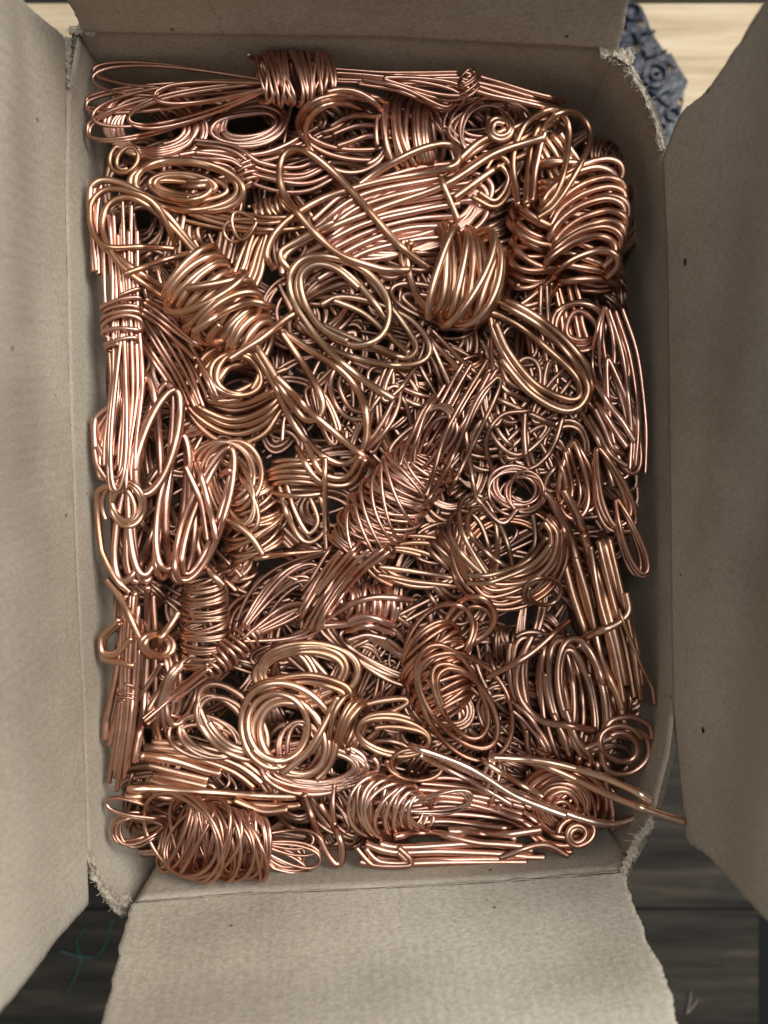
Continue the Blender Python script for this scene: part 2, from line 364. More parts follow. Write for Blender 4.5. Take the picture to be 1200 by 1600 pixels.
torn([W(950, 90, ZR+1), W(985, 108, ZR-1), W(1008, 150, ZR-3), W(1026, 196, ZR-2), W(1036, 235, ZR)], 6, 1.8, wR, 31, 90)
torn([W(936, 84, ZR+5), W(958, 82, ZR+6), W(990, 96, ZR+4)], 12, 3.2, fT, 32, 50)
torn([W(138, 1330, ZR+2), W(150, 1368, ZR+1), W(168, 1398, ZR-2), W(192, 1428, ZR-8)], 9, 2.6, wL, 33, 80)
torn([W(160, 1386, ZR+2), W(182, 1408, ZR+3), W(206, 1402, ZR+2)], 12, 3.4, wB, 34, 50)
torn([W(1018, 1280, ZR+1), W(998, 1306, ZR), W(984, 1336, ZR-2), W(968, 1372, ZR+1)], 9, 2.6, wR, 35, 80)
torn([W(108, 50, ZR+4), W(128, 46, ZR+6), W(150, 52, ZR+4)], 9, 2.6, fT, 36, 40)
torn([W(108, 60, ZR+4), W(105, 100, ZR+4), W(110, 138, ZR+3)], 7, 2.5, fL, 37, 50)
# worn pale line along each fold
def ridge(pts, r, parent=None, name='worn_fold'):
    t = np.linspace(0, 1, 120); P = interp3(pts, t)
    P += np.stack([snoise(120, .8, 30), snoise(120, .8, 30), snoise(120, .25, 30)], -1)
    V, F = tube(P, r*(0.7+0.5*np.abs(snoise(120, .8, 40))), 6); return mesh(name, V, F, FIBRE, parent or box)
ridge([W(104, 140, ZR+2.5), W(102, 300, ZR+2.5), W(108, 600, ZR+2.5), W(119, 900, ZR+2.5), W(129, 1100, ZR+2.5), W(137, 1345, ZR+2.5)], 0.9, fL)
ridge([W(215, 1410, ZR+2.5), W(350, 1398.5, ZR+2.5), W(600, 1387.5, ZR+2.5), W(800, 1376.5, ZR+2.5), W(965, 1363, ZR+2.5)], 0.9, fB)

def crease(P, uv, r, parent, name='crease'):
    nu, nv = P.shape[:2]; t = np.linspace(0, 1, 80); k = np.array(uv, float); d = np.linspace(0, 1, len(k))
    u = np.interp(t, d, k[:, 0])*(nu-1)+snoise(80, .25, 20); v = np.interp(t, d, k[:, 1])*(nv-1)
    i = np.clip(u.astype(int), 0, nu-2); j = np.clip(v.astype(int), 0, nv-2); fu = (u-i)[:, None]; fv = (v-j)[:, None]
    Q = P[i, j]*(1-fu)*(1-fv)+P[i+1, j]*fu*(1-fv)+P[i, j+1]*(1-fu)*fv+P[i+1, j+1]*fu*fv
    V, F = tube(Q, r*(0.25+1.0*np.abs(snoise(80, .7, 26))), 6); return mesh(name, V, F, FIBRE, parent)
crease(PT, [(.735, .0), (.745, .3), (.76, .6)], 1.0, fT)
crease(PL, [(.36, .02), (.30, .12), (.26, .22)], .7, fL)
crease(PL, [(.86, .05), (.80, .10), (.83, .2)], .5, fL)
crease(PB_, [(.30, .30), (.42, .36), (.55, .34)], .5, fB); crease(PB_, [(.62, .36), (.72, .33), (.80, .40)], .4, fB); crease(PB_, [(.08, .12), (.12, .05)], .5, fB)
crease(PL, [(.52, .16), (.60, .12), (.68, .13)], .4, fL); crease(PR, [(.42, .10), (.50, .16), (.54, .14)], .4, fR); crease(PR, [(.70, .14), (.78, .12)], .5, fR); crease(PT, [(.2, .25), (.35, .2), (.4, .28)], .4, fT)
crease(PR, [(.12, .05), (.2, .12), (.26, .13)], .45, fR)
def puncture_shade(P, uv, r, parent):  # flat dark disc; the shade inside a hole is put into its colour
    nu, nv = P.shape[:2]; c = P[int(uv[0]*(nu-1)), int(uv[1]*(nv-1))]; a_ = P[int(uv[0]*(nu-1))+1, int(uv[1]*(nv-1))]-c; b_ = P[int(uv[0]*(nu-1)), int(uv[1]*(nv-1))+1]-c
    a_ /= np.linalg.norm(a_); b_ /= np.linalg.norm(b_); nn = np.cross(a_, b_); nn *= np.sign(nn@(np.array([0, 0, D])-c))
    V = [c+nn*0.5]+[c+nn*0.35+(a_*math.cos(t)*1.3+b_*math.sin(t))*r*rng.uniform(.7, 1.2) for t in np.linspace(0, 2*math.pi, 13)[:-1]]
    return mesh('puncture_shade', V, [(0, i, i % 12+1) for i in range(1, 13)], DARK, parent)
puncture_shade(PR, (.19, .145), 4.2, fR); puncture_shade(PR, (.83, .225), 4.0, fR); puncture_shade(PR, (.62, .08), 1.8, fR); puncture_shade(PL, (.55, .1), 2.2, fL); puncture_shade(PB_, (.22, .2), 1.6, fB)
# ------------------------------------------------------------------ copper wire, laid strand by strand on a height field
NX, NY = 1200, 1600
hm = np.full((NY, NX), -130.0)
DISC = {}
def disc(r):
    k = round(r*2)
    if k not in DISC:
        R = int(math.ceil(r)); ys, xs = np.mgrid[-R:R+1, -R:R+1]; m = xs**2+ys**2 <= (r+.3)**2
        DISC[k] = (ys[m], xs[m], np.sqrt(np.maximum(0, 1-(xs[m]**2+ys[m]**2)/(r+.6)**2)))
    return DISC[k]
def squash(z):                       # the pile packs down under its own weight
    return np.where(z < 5, z, 5+(z-5)*0.60)
def resample(P, step=3.2):
    P = np.asarray(P, dtype=float); d = np.r_[0, np.cumsum(np.linalg.norm(np.diff(P, axis=0), axis=1))]
    n = max(6, int(d[-1]/step)); t = np.linspace(0, d[-1], n)
    return np.stack([np.interp(t, d, P[:, c]) for c in range(P.shape[1])], -1)
def spline(K_, per=14):
    K_ = np.asarray(K_, dtype=float)
    if len(K_) < 3: return np.linspace(K_[0], K_[-1], 24)
    Q = np.vstack([2*K_[0]-K_[1], K_, 2*K_[-1]-K_[-2]]); out = []
    t = np.linspace(0, 1, per, endpoint=False)[:, None]
    for i in range(len(K_)-1):
        a, b, c, d = Q[i:i+4]
        out.append(0.5*((2*b)+(-a+c)*t+(2*a-5*b+4*c-d)*t*t+(-a+3*b-3*c+d)*t**3))
    out.append(K_[-1][None]); return np.vstack(out)
def lay(P, r, lift=0.0, stiff=26):
    """drop a strand (pixel path) onto the pile; returns Nx3 (px, py, raw z)"""
    P = resample(P)
    x = np.clip(np.round(P[:, 0]).astype(int), 8, NX-9); y = np.clip(np.round(P[:, 1]).astype(int), 8, NY-9)
    dy, dx, h = disc(r)
    req = (hm[y[:, None]+dy, x[:, None]+dx]+0.86*r*h[None, :]).max(1)
    z = req+0.0
    for _ in range(stiff):
        zs = z.copy(); zs[1:-1] = (z[:-2]+2*z[1:-1]+z[2:])/4; zs[2:-2] = (zs[:-4]+zs[4:]+2*zs[2:-2])/4
        z = np.maximum(req, zs)
    if len(z) > 12:                                       # final smoothing: wires do not kink over each other
        kz = np.array([1, 4, 7, 8, 7, 4, 1.])/32; zp = np.r_[[z[0]]*3, z, [z[-1]]*3]; z = np.convolve(zp, kz, 'valid')
    z = z+lift
    np.maximum.at(hm, (y[:, None]+dy, x[:, None]+dx), z[:, None]+r*0.86*h[None, :])
    return np.column_stack([P, z])
def stamp(P3, r):
    x = np.clip(np.round(P3[:, 0]).astype(int), 8, NX-9); y = np.clip(np.round(P3[:, 1]).astype(int), 8, NY-9)
    dy, dx, h = disc(r)
    np.maximum.at(hm, (y[:, None]+dy, x[:, None]+dx), P3[:, 2][:, None]+r*0.75*h[None, :])
def toworld(P3, r, free):
    z = squash(P3[:, 2])
    if free: f = np.clip((P3[:, 0]-900)/100, 0, 1); z = z*(1-f)+np.maximum(z, 84)*f
    k = (D-z)/D; X = (P3[:, 0]-600)*k; Y = (800-P3[:, 1])*k
    if not free:                                          # stay inside the walls
        yy = np.clip((Y+560)/1240, 0, 1)
        xl = -430-32*yy+r; xr = 424-r
        X = np.where(X < xl, xl+(X-xl)*0.35, X); X = np.where(X > xr, xr+(X-xr)*0.3, X)
        yt = 699-r; yb = -561+(X+400)*0.035+r
        Y = np.where(Y > yt, yt+(Y-yt)*0.3, Y); Y = np.where(Y < yb, yb+(Y-yb)*0.35, Y)
    return np.column_stack([X, Y, z])

class Bundle:
    def __init__(s, name, label, cat, tint, free=False):
        s.name, s.label, s.cat, s.tint, s.free = name, label, cat, tint, free; s.parts = {}
    def add(s, part, P3, r):
        s.parts.setdefault(part, []).append((toworld(P3, r, s.free), r)); return s
    def coil(s, cx, cy, a, b, rot=0, n=3, r=4, jit=0.08, drift=0, part='coil', a2=None, b2=None, start=None, lift=0, ends=True):
        m = int(n*64)+8; th0 = rng.uniform(0, 6.28) if start is None else math.radians(start)
        sg = rng.choice([-1, 1]); th = th0+sg*np.linspace(0, 2*math.pi*n, m)
        t = np.linspace(0, 1, m); A = a+((a2 if a2 else a)-a)*t; Bb = b+((b2 if b2 else b)-b)*t
        kt = int(math.ceil(n))+2; sp = min((1.8 if n >= 4 else 1.0)*r, 0.55*min(a, b)/max(n, 1)); offs = (rng.permutation(kt)-kt/2)*sp
        tn = t*n; i_ = np.minimum(tn.astype(int), kt-2); f_ = np.clip((tn-i_-0.7)/0.3, 0, 1); f_ = f_*f_*(3-2*f_); ro_ = offs[i_]*(1-f_)+offs[i_+1]*f_
        A = A*(1+snoise(m, jit, n*2.0))+ro_; Bb = Bb*(1+snoise(m, jit, n*2.0))+ro_*0.85
        ro = math.radians(rot)+snoise(m, jit*0.9, n*1.2)
        ox = snoise(m, jit*a*0.6, n*1.3)+drift*(t-.5)*math.cos(math.radians(rot)+1.57); oy = snoise(m, jit*b*0.8, n*1.3)+drift*(t-.5)*math.sin(math.radians(rot)+1.57)
        u = A*np.cos(th); v = Bb*np.sin(th)
        P = np.column_stack([cx+ox+u*np.cos(ro)-v*np.sin(ro), cy+oy+u*np.sin(ro)+v*np.cos(ro)])
        return s.add(part, lay(P, r, lift), r)
    def path(s, pts, r=4, n=1, spread=0, jit=2.0, part='strand', ends=12, lift=0, stiff=26):
        C = resample(spline(pts), 5)
        T = np.gradient(C, axis=0); T /= np.linalg.norm(T, axis=1)[:, None]+1e-9; Nn = np.column_stack([-T[:, 1], T[:, 0]])
        L = len(C); order = rng.permutation(n)
        for q in order:
            off = 0 if n == 1 else (q/(n-1)-.5)*spread
            o = off*(1+snoise(L, 0.12, 3))+snoise(L, jit, max(2, L/18))
            P = C+Nn*o[:, None]
            if n > 1:
                i0 = int(rng.uniform(0, ends)/5); i1 = L-int(rng.uniform(0, ends)/5); P = P[i0:i1]
            s.add(part, lay(P, r, lift, stiff), r)
        return s
    def petal(s, a, t, wd, n=1, r=3, fan=6, jit=0.08, part='loop', pinch=0.3, lift=0):
        a = np.array(a, float); t = np.array(t, float); m = 90
        for q in range(n):
            tt = t+rng.normal(0, fan, 2); d = tt-a; L = np.linalg.norm(d); d /= L; nn = np.array([-d[1], d[0]])
            u = np.linspace(0, 1, m); al = L*(1-np.cos(2*math.pi*u))/2
            la = wd*rng.uniform(1-3*jit, 1+2*jit)*np.sin(2*math.pi*u)*(pinch+(1-pinch)*al/L)*1.25
            P = a+d*al[:, None]+nn*(la+snoise(m, jit*wd*0.4, 5))[:, None]
            s.add(part, lay(P, r, lift), r)
        return s
    def wrap(s, p0, p1, r0, r1=None, n=10, r=3, tilt=0.15, mess=0.10, dep=0.62, part='wrap', up=0.0, zc=None, phase=None, over=0, lean=None):
        p0 = np.array(p0, float); p1 = np.array(p1, float); r1 = r0 if r1 is None else r1
        d = p1-p0; L = np.linalg.norm(d); d /= L; nn = np.array([-d[1], d[0]])
        q = p0+d*np.linspace(0, L, 12)[:, None]
        rm = (r0+r1)/2; zz = []
        for k in np.linspace(-.6, .6, 5):
            zz.append(hm[np.clip((q[:, 1]+nn[1]*k*rm).astype(int), 0, NY-1), np.clip((q[:, 0]+nn[0]*k*rm).astype(int), 0, NX-1)])
        zc = (np.percentile(zz, 55)+0.12*rm*dep+up) if zc is None else zc
        passes = 1+over; m = int(n*40); t = np.linspace(0, 1, m); th = rng.uniform(0, 6.28)+t*2*math.pi*n
        tt = t if passes == 1 else np.abs(((t*passes) % 2)-1) if passes % 2 == 0 else 1-np.abs(((t*passes) % 2)-1)
        if passes > 1: tt = np.clip(tt+snoise(m, .03, n/2), 0, 1)
        R = (r0+(r1-r0)*tt)*(1+snoise(m, mess*0.7, n*1.2))*(0.95+0.07*t)+r*1.3*np.floor(np.minimum(t*passes, passes-1e-6))
        prof = 1.04-rng.uniform(.10, .26)*(2*tt-1)**2+np.interp(tt, np.linspace(0, 1, 7), rng.normal(0, .045, 7))
        R = R*prof
        tl = tilt+snoise(m, mess*1.6, n*0.9)
        le = (rng.choice([-1, 1])*0.26 if lean is None else lean)+snoise(m, 0.07+mess, n*0.8)
        al = tt*L+R*np.cos(th)*tl+R*le*np.sin(th)+snoise(m, mess*rm*0.25, n)
        ctr = p0+d*al[:, None]
        P = ctr+nn*(R*np.cos(th))[:, None]
        z = zc+R*dep*np.sin(th)+ (t-.5)*r*1.0
        P3 = resample(np.column_stack([P, z]), 3.2)
        up_ = P3[:, 2] > zc-0.2*rm*dep; stamp(P3[up_], r)
        s.add(part, P3, r); return s
    def build(s, kind=None):
        allP = np.vstack([p for L in s.parts.values() for p, _ in L])
        org = np.array([allP[:, 0].mean(), allP[:, 1].mean(), allP[:, 2].min()])
        single = len(s.parts) == 1
        root = None if single else empty(s.name, org, s.label, s.cat, GROUP)
        tone = rng.normal(0, 0.07)
        for part, strands in s.parts.items():
            VV = []; FF = []; TT = []; off = 0
            for P, r in strands:
                sd = 10 if r >= 3.4 else 8
                V, F = tube(P, r*(1.09+0.07*rng.random()), sd)
                VV.append(V); FF.append(F+off); off += len(V)
                TT.append(np.full(len(V), tone+rng.normal(0, 0.08)))
            o = mesh(s.name if single else part, np.vstack(VV), np.vstack(FF), COP[s.tint], root,
                     origin=org if single else None, tint=np.concatenate(TT))
            if single:
                if kind: o['kind'] = kind; o['label'] = s.label
                else: tag(o, s.label, s.cat, GROUP)
        return root
GROUP = 'copper wire bundles and coils piled in the box'
ALL = []
def B(name, label, cat, tint, **k):
    b = Bundle(name, label, cat, tint, **k); ALL.append(b); return b

# ---- the mass underneath (nobody could count it)
fill = Bundle('wire_tangle', 'dense tangle of thin copper wire filling the gaps beneath the bundles', 'wire', 'brown')
for q in range(500):
    if q == 220: hm = np.maximum(hm, -85.0)
    cx, cy = rng.uniform(185, 965), rng.uniform(140, 1330); r = rng.choice([3.0, 3.6, 4.2, 4.8])
    k = rng.random()
    if k < 0.55: fill.coil(cx, cy, rng.uniform(40, 85), rng.uniform(18, 45), rng.uniform(0, 180), rng.integers(2, 5), r, 0.10, part='strand')
    elif k < 0.8:
        a = rng.uniform(0, 6.28); L = rng.uniform(40, 110)
        c, s_ = math.cos(a), math.sin(a); e = rng.normal(0, 14, 2)
        fill.path([(cx-c*L, cy-s_*L), (cx+e[0], cy+e[1]), (cx+c*L, cy+s_*L)], r, rng.integers(2, 6), 22, 2.5, part='strand')
    else:
        a = rng.uniform(0, 6.28); L = rng.uniform(15, 35)
        c, s_ = math.cos(a), math.sin(a)
        fill.wrap((cx-c*L, cy-s_*L), (cx+c*L, cy+s_*L), rng.uniform(18, 34), n=rng.integers(6, 12), r=r, mess=0.14, part='strand')
print('fill top mean', hm[200:1300, 200:950].mean(), hm[200:1300, 200:950].max())
m_ = hm[200:1300, 200:950].mean()
hm = np.maximum(np.minimum(hm, m_+28), -40.0)
hm[:, :215] = np.maximum(hm[:, :215], 4.0); hm[:, 950:] = np.maximum(hm[:, 950:], -8.0)   # springy loops at the walls stay up
hm[:150] = np.maximum(hm[:150], 12.0); hm[1310:] = np.maximum(hm[1310:], 8.0)
# ---- second layer: bundles half hidden under the top ones
b = B('wire_coil', 'thick copper coil whose lower arcs curve like a bowl left of the centre', 'wire coil', 'gold')
for k in range(8):
    b.path([(372+2*k, 532+5*k), (325+4*k, 548+4*k), (292+6*k, 590+3*k), (288+6*k, 630-1*k), (318+5*k, 668-7*k), (362+2*k, 689-11*k), (410, 678-12*k), (440+1*k, 640-9*k)], 5, 1, jit=2.5)
b.coil(372, 585, 46, 38, 10, 2, 4.6, 0.1)
b = B('wire_bundle', 'fan of slanting thin copper strands beside the bound hank at the left wall', 'wire bundle', 'rose')
b.path([(212, 420), (235, 500), (285, 585), (310, 640)], 3.2, 10, 74, 2.5)
b.path([(225, 470), (270, 500), (320, 545)], 3.2, 6, 40, 2.5)
b = B('wire_coil', 'round copper coil with a dark hole under the upper left loops', 'wire coil', 'rose')
b.coil(240, 196, 70, 46, 3, 7, 3.8, 0.07)
b = B('wire_bundle', 'copper loop with a black slanted opening left under the top wrapped hank', 'wire bundle', 'rose')
b.coil(392, 196, 50, 27, -14, 5, 3.8, 0.07, start=180)
b.path([(500, 205), (450, 232), (400, 245), (330, 240), (270, 250)], 3.8, 3, 12, 1.5)
b = B('wire_bundle', 'small copper hank with a tight neck and fanned tails below the oval coil', 'wire bundle', 'gold')
b.path([(420, 345), (400, 385), (385, 430), (360, 470)], 4, 6, 36, 2)
b.path([(290, 330), (350, 345), (420, 352), (480, 345)], 3.6, 5, 24, 2)
b.wrap((398, 335), (445, 318), 16, 14, 6, 2.8)
b.petal((400, 345), (365, 360), 22, 2, 2.6)
b = B('wire_bundle', 'short copper coil neck with tiny wraps right of the oval coil', 'wire bundle', 'rose')
b.path([(300, 235), (360, 245), (400, 270), (470, 280), (520, 260)], 3.4, 5, 34, 2)
b.wrap((378, 250), (392, 290), 16, 15, 5, 2.8)
b = B('wire_coil', 'stack of silvery copper arcs behind the big open loop near the top', 'wire coil', 'rose')
b.coil(640, 335, 115, 46, -16, 9, 4.8, 0.08)
b.path([(500, 370), (560, 325), (640, 300), (740, 285)], 5, 5, 60, 2)
b.path([(480, 420), (560, 375), (640, 350), (720, 345)], 5, 4, 46, 2)
b = B('wire_coil', 'small round coil of thin copper wire at the upper right of the pile', 'wire coil', 'rose')
b.coil(765, 190, 55, 33, -10, 5, 3, 0.12)
b.coil(760, 205, 40, 45, 20, 2, 2.8, 0.12)
b = B('wire_bundle', 'copper rods and hooks packed behind the tall twin loops at upper right', 'wire bundle', 'gold')
b.path([(695, 290), (760, 245), (830, 212), (880, 185)], 5.6, 3, 44, 1.5)
b.path([(705, 262), (745, 225), (790, 200)], 5.6, 1)
b.coil(782, 200, 17, 15, 0, 2, 4.4, 0.1)
b.path([(735, 300), (775, 320), (800, 280), (780, 250), (765, 270)], 3.8, 2, 9)
b.path([(850, 210), (880, 260), (915, 310)], 4.6, 5, 54, 2)
b = B('wire_coil', 'thick orange copper coil stacked against the right wall near the top', 'wire coil', 'orange')
b.path([(880, 440), (893, 500), (905, 545)], 4.6, 4, 34, 2, part='tail')
b.coil(905, 510, 40, 34, 20, 3, 4.4, 0.1, part='tail')
b.wrap((888, 268), (918, 452), 58, 54, 15, 5.5, -0.22, 0.12, part='wrap', lean=-0.35)
for k in range(10, -1, -1):
    dx, dy = rng.normal(0, 5)-(3 if k > 8 else 0), -13.5*k+rng.normal(0, 4)
    b.path([(856+dx, 452+dy), (872+dx, 424+dy), (905+dx, 400+dy), (945+dx, 388+dy), (970+dx, 396+dy), (973+dx, 416+dy), (955+dx, 436+dy)], 5.4, 1, jit=2, part='wrap')
b = B('wire_bundle', 'orange copper hank wound tightly between two larger thick coils', 'wire bundle', 'orange')
b.path([(842, 440), (838, 500), (845, 560), (850, 590)], 4, 5, 30, 2, part='strand')
b.wrap((842, 328), (830, 458), 44, 36, 12, 4.6, 0.25, 0.20, lean=0.5)
b.wrap((842, 335), (832, 440), 42, 38, 4, 4.6, -0.3, 0.2, lean=0.2, dep=0.72)
b = B('wire_bundle', 'long thin upright copper loops pressed against the right wall', 'wire bundle', 'rose')
b.petal((945, 480), (960, 620), 22, 4, 3.2, 8)
b.petal((950, 560), (985, 735), 20, 5, 3.4, 8)
b.path([(960, 480), (985, 560), (998, 660), (995, 740)], 3.6, 3, 22, 2)
b.path([(915, 600), (950, 660), (980, 700)], 4.6, 3, 32, 2)
b = B('wire_coil', 'open round coil of medium wire under the right hand oval loop', 'wire coil', 'brown')
b.coil(850, 620, 62, 48, 30, 6, 3.6, 0.12)
b.coil(815, 540, 42, 38, 0, 3, 3.2, 0.14)
b.path([(860, 590), (905, 640), (940, 700), (960, 760)], 4.2, 3, 30, 3)
b = B('wire_coil', 'reddish copper ring coil seen through gaps right of the centre', 'wire coil', 'orange')
b.wrap((725, 560), (745, 640), 33, 30, 9, 3.4, 0.3, 0.14)
b = B('wire_bundle', 'snarl of thin copper strands below the centre coil', 'wire bundle', 'brown')
for q in range(9):
    x, y = rng.uniform(470, 640), rng.uniform(560, 680)
    b.coil(x, y, rng.uniform(45, 70), rng.uniform(18, 34), rng.uniform(0, 180), 1.6, 3.6, 0.07)
b.path([(600, 620), (596, 680), (590, 740)], 3.2, 2, 14); b.path([(565, 700), (610, 668), (632, 650)], 3.2, 1)
b.path([(540, 660), (575, 700), (620, 745)], 3.4, 3, 30)
b.path([(670, 520), (715, 565), (760, 610), (738, 655)], 4, 2, 14); b.path([(672, 535), (700, 600), (732, 655)], 4, 1)
b.path([(545, 555), (522, 600), (545, 645), (590, 650)], 4, 2, 12); b.path([(600, 590), (640, 620), (700, 640)], 4, 2, 14)
for q in range(8):
    b.coil(rng.uniform(470, 720), rng.uniform(570, 690), rng.uniform(45, 68), rng.uniform(14, 26), rng.uniform(30, 150), 1.6, 3.8, 0.08)
b = B('wire_bundle', 'snarl of bent copper wire between the fine wrapped hank and the right wall', 'wire bundle', 'brown')
for q in range(8):
    x, y = rng.uniform(740, 900), rng.uniform(640, 730)
    b.coil(x, y, rng.uniform(42, 66), rng.uniform(18, 34), rng.uniform(0, 180), 1.6, 3.8, 0.07)
for q in range(8):
    b.coil(rng.uniform(740, 900), rng.uniform(600, 740), rng.uniform(42, 62), rng.uniform(15, 28), rng.uniform(20, 160), 1.6, 4, 0.08)
b.path([(776, 485), (774, 560), (792, 603), (835, 618)], 3.8, 2, 10); b.path([(850, 440), (853, 500), (862, 570)], 3.8, 2, 12)
b.path([(775, 625), (820, 645), (865, 664)], 4.4, 1); b.path([(820, 640), (820, 680), (822, 712)], 4.6, 1)
b.path([(880, 645), (862, 690), (835, 725), (800, 738)], 4, 1)
b.path([(770, 740), (762, 690), (785, 650), (830, 640)], 3.8, 1)
b.path([(925, 640), (950, 700), (985, 720)], 3.6, 2, 12)
b = B('wire_bundle', 'long copper U loops hanging with their bends upward in the right middle', 'wire bundle', 'orange')
b.petal((895, 690), (905, 805), 30, 4, 4.4, 7)
b.petal((935, 700), (975, 835), 26, 4, 3.4, 8)
b.path([(880, 700), (895, 770), (880, 800)], 3.2, 3, 22)
b.petal((962, 780), (1003, 900), 15, 3, 3, 5)
b = B('wire_bundle', 'long thick copper rods running down the right side, one wire bent across them', 'wire bundle', 'gold')
b.path([(852, 770), (890, 840), (912, 930), (935, 1010), (955, 1120), (962, 1200)], 6.2, 3, 40, 2, ends=60)
b.path([(905, 820), (935, 900), (960, 990), (975, 1060), (985, 1110)], 6.2, 3, 48, 2, ends=50)
b.path([(935, 840), (955, 930), (975, 1010), (990, 1100)], 4.4, 3, 30, 2)
b.path([(903, 1003), (930, 990), (965, 975), (984, 955), (980, 925)], 5.4, 1, part='tie')
b.path([(968, 950), (995, 1020), (1030, 1102)], 3.2, 1, part='loose_end')
b = B('wire_bundle', 'tall narrow arcs of thick copper packed side by side at the lower right', 'wire bundle', 'brown')
for q in range(9):
    b.coil(838+q*9, 1085+rng.normal(0, 6), 88+rng.normal(0, 6), 30, 78+rng.normal(0, 3), 1.2, 5, 0.04)
b.path([(850, 1120), (870, 1180), (905, 1240)], 4.6, 5, 70, 2)
b.path([(925, 1180), (930, 1260), (935, 1300)], 5, 4, 48, 2)
b = B('wire_coil', 'reddish spiral of concentric copper rings in the lower right corner', 'wire coil', 'orange')
b.wrap((862, 1222), (898, 1278), 54, 44, 10, 4, 0.1, 0.06, dep=0.5)
b.coil(880, 1262, 58, 56, 20, 11, 4, 0.05, a2=26, b2=24)
b.coil(902, 1305, 22, 21, 0, 2.4, 4, 0.05)
b = B('wire_bundle', 'pink straight copper rods laid along the bottom wall', 'wire bundle', 'rose')
b.path([(560, 1285), (615, 1270), (700, 1258), (790, 1268), (850, 1300)], 4.6, 8, 62, 3.5, ends=60)
b.path([(560, 1318), (610, 1332), (690, 1330), (780, 1332), (862, 1342)], 5.2, 5, 44, 3.2, ends=60)
b.path([(640, 1232), (740, 1240), (830, 1265)], 4, 5, 34, 1.5, ends=40)
b.path([(560, 1320), (590, 1350), (640, 1350), (620, 1325)], 4, 2, 8)
b.path([(700, 1302), (780, 1306), (847, 1300)], 5.4, 1); b.path([(780, 1340), (850, 1322), (888, 1336)], 4.6, 1)
b = B('wire_bundle', 'golden thick copper rods bent in flat hairpins at the lower left', 'wire bundle', 'gold')
b.path([(222, 1168), (300, 1175), (370, 1195), (425, 1238)], 6, 3, 22, 1.2, ends=30)
b.path([(215, 1200), (290, 1215), (360, 1235)], 6, 4, 36, 1.5, ends=40)
b.path([(190, 1238), (280, 1238), (370, 1248), (455, 1252), (468, 1246)], 6, 2, 13, 1)
b.path([(365, 1250), (410, 1266), (450, 1266)], 6, 1)
b = B('wire_coil', 'silvery coil of flat copper arcs beneath the twin round loops', 'wire coil', 'rose')
b.coil(492, 1198, 74, 34, 0, 9, 4.6, 0.08, b2=28)
b.coil(470, 1170, 30, 40, 0, 3, 4, 0.1)
b = B('wire_coil', 'thick oval copper loops around a silvery inner ring at the lower left', 'wire coil', 'brown')
b.coil(325, 1152, 46, 26, 25, 4, 3.8, 0.12)
b.coil(358, 1130, 62, 36, 48, 3, 5.2, 0.06)
b = B('wire_coil', 'dark fine wire spring standing left of the small tied hank', 'wire coil', 'brown')
b.wrap((318, 898), (322, 1045), 38, 36, 30, 2.2, 0.12, 0.06, dep=0.8)
b = B('wire_coil', 'finely wound copper spool with strands bunched at its waist, left of centre', 'wire coil', 'gold')
b.wrap((385, 745), (402, 862), 36, 48, 18, 3.2, 0.25, 0.10, dep=0.7)
b.coil(355, 740, 48, 50, 0, 3, 4, 0.08)
b.coil(360, 770, 60, 30, 60, 3, 3.4, 0.08)
b = B('wire_coil', 'bent thick copper loop crossing the dark waist left of centre', 'wire coil', 'gold')
b.path([(350, 915), (322, 885), (308, 845), (322, 818), (355, 812), (388, 835), (410, 868)], 5, 1)
b = B('wire_bundle', 'long thick upright copper loops leaning together left of centre', 'wire bundle', 'rose')
b.petal((262, 600), (200, 915), 26, 2, 5.2, 7, pinch=0.7)
b.petal((230, 590), (230, 900), 24, 2, 5.2, 7, pinch=0.7)
b.petal((285, 680), (262, 905), 22, 3, 5.2, 9, pinch=0.7)
b.petal((275, 610), (222, 760), 30, 2, 5.2, 8, pinch=0.7)
b.petal((360, 700), (285, 895), 24, 2, 4.8, 9, pinch=0.7)
b.path([(295, 720), (320, 780), (330, 850)], 4.6, 2, 14); b.path([(345, 745), (362, 735)], 4.6, 1)
b = B('wire_bundle', 'rusty copper loop pair sticking out at the left wall halfway down', 'wire bundle', 'rose')
b.petal((190, 620), (165, 735), 20, 3, 4, 8)
b.path([(128, 655), (140, 710), (170, 755), (200, 770)], 4, 1)
b.path([(128, 655), (150, 690), (178, 730)], 4, 1); b.path([(175, 628), (142, 660), (150, 700)], 4, 1)
b = B('wire_coil', 'single golden arc of wire bulging against the left wall', 'wire coil', 'gold')
b.coil(195, 790, 36, 30, 80, 3, 3.8, 0.1)
b.path([(190, 758), (158, 765), (148, 800), (160, 850), (182, 900), (205, 925)], 4.6, 1)
b = B('wire_bundle', 'upright bundle of copper rods bound at its foot beside the lower left wall', 'wire bundle', 'rose')
b.path([(205, 930), (195, 1010), (180, 1100), (165, 1168)], 5.2, 2, 14, 1.2)
b.path([(240, 930), (243, 1010), (238, 1100)], 4.6, 1)
b.path([(222, 915), (218, 1000), (215, 1100), (205, 1190)], 5, 2, 18, 1.2)
b.path([(210, 930), (202, 1050), (197, 1130), (182, 1235)], 3.4, 7, 24, 1.0, ends=40)
b.wrap((196, 1076), (197, 1098), 15, 14, 3, 1.6, part='tie')
b = B('wire_bundle', 'thick copper wire knotted in a double ring near the left wall', 'wire bundle', 'gold')
b.path([(165, 906), (195, 945), (215, 990), (228, 1025)], 5, 1)
b.path([(185, 970), (160, 1000), (158, 1025), (190, 1035), (210, 1040)], 4.8, 1)
b.path([(208, 998), (180, 1022), (160, 1018), (156, 1000), (185, 965)], 4.6, 1)
b.coil(247, 1008, 20, 15, 10, 3, 4.6, 0.08)
b.path([(240, 1008), (262, 985), (278, 955)], 5, 1)
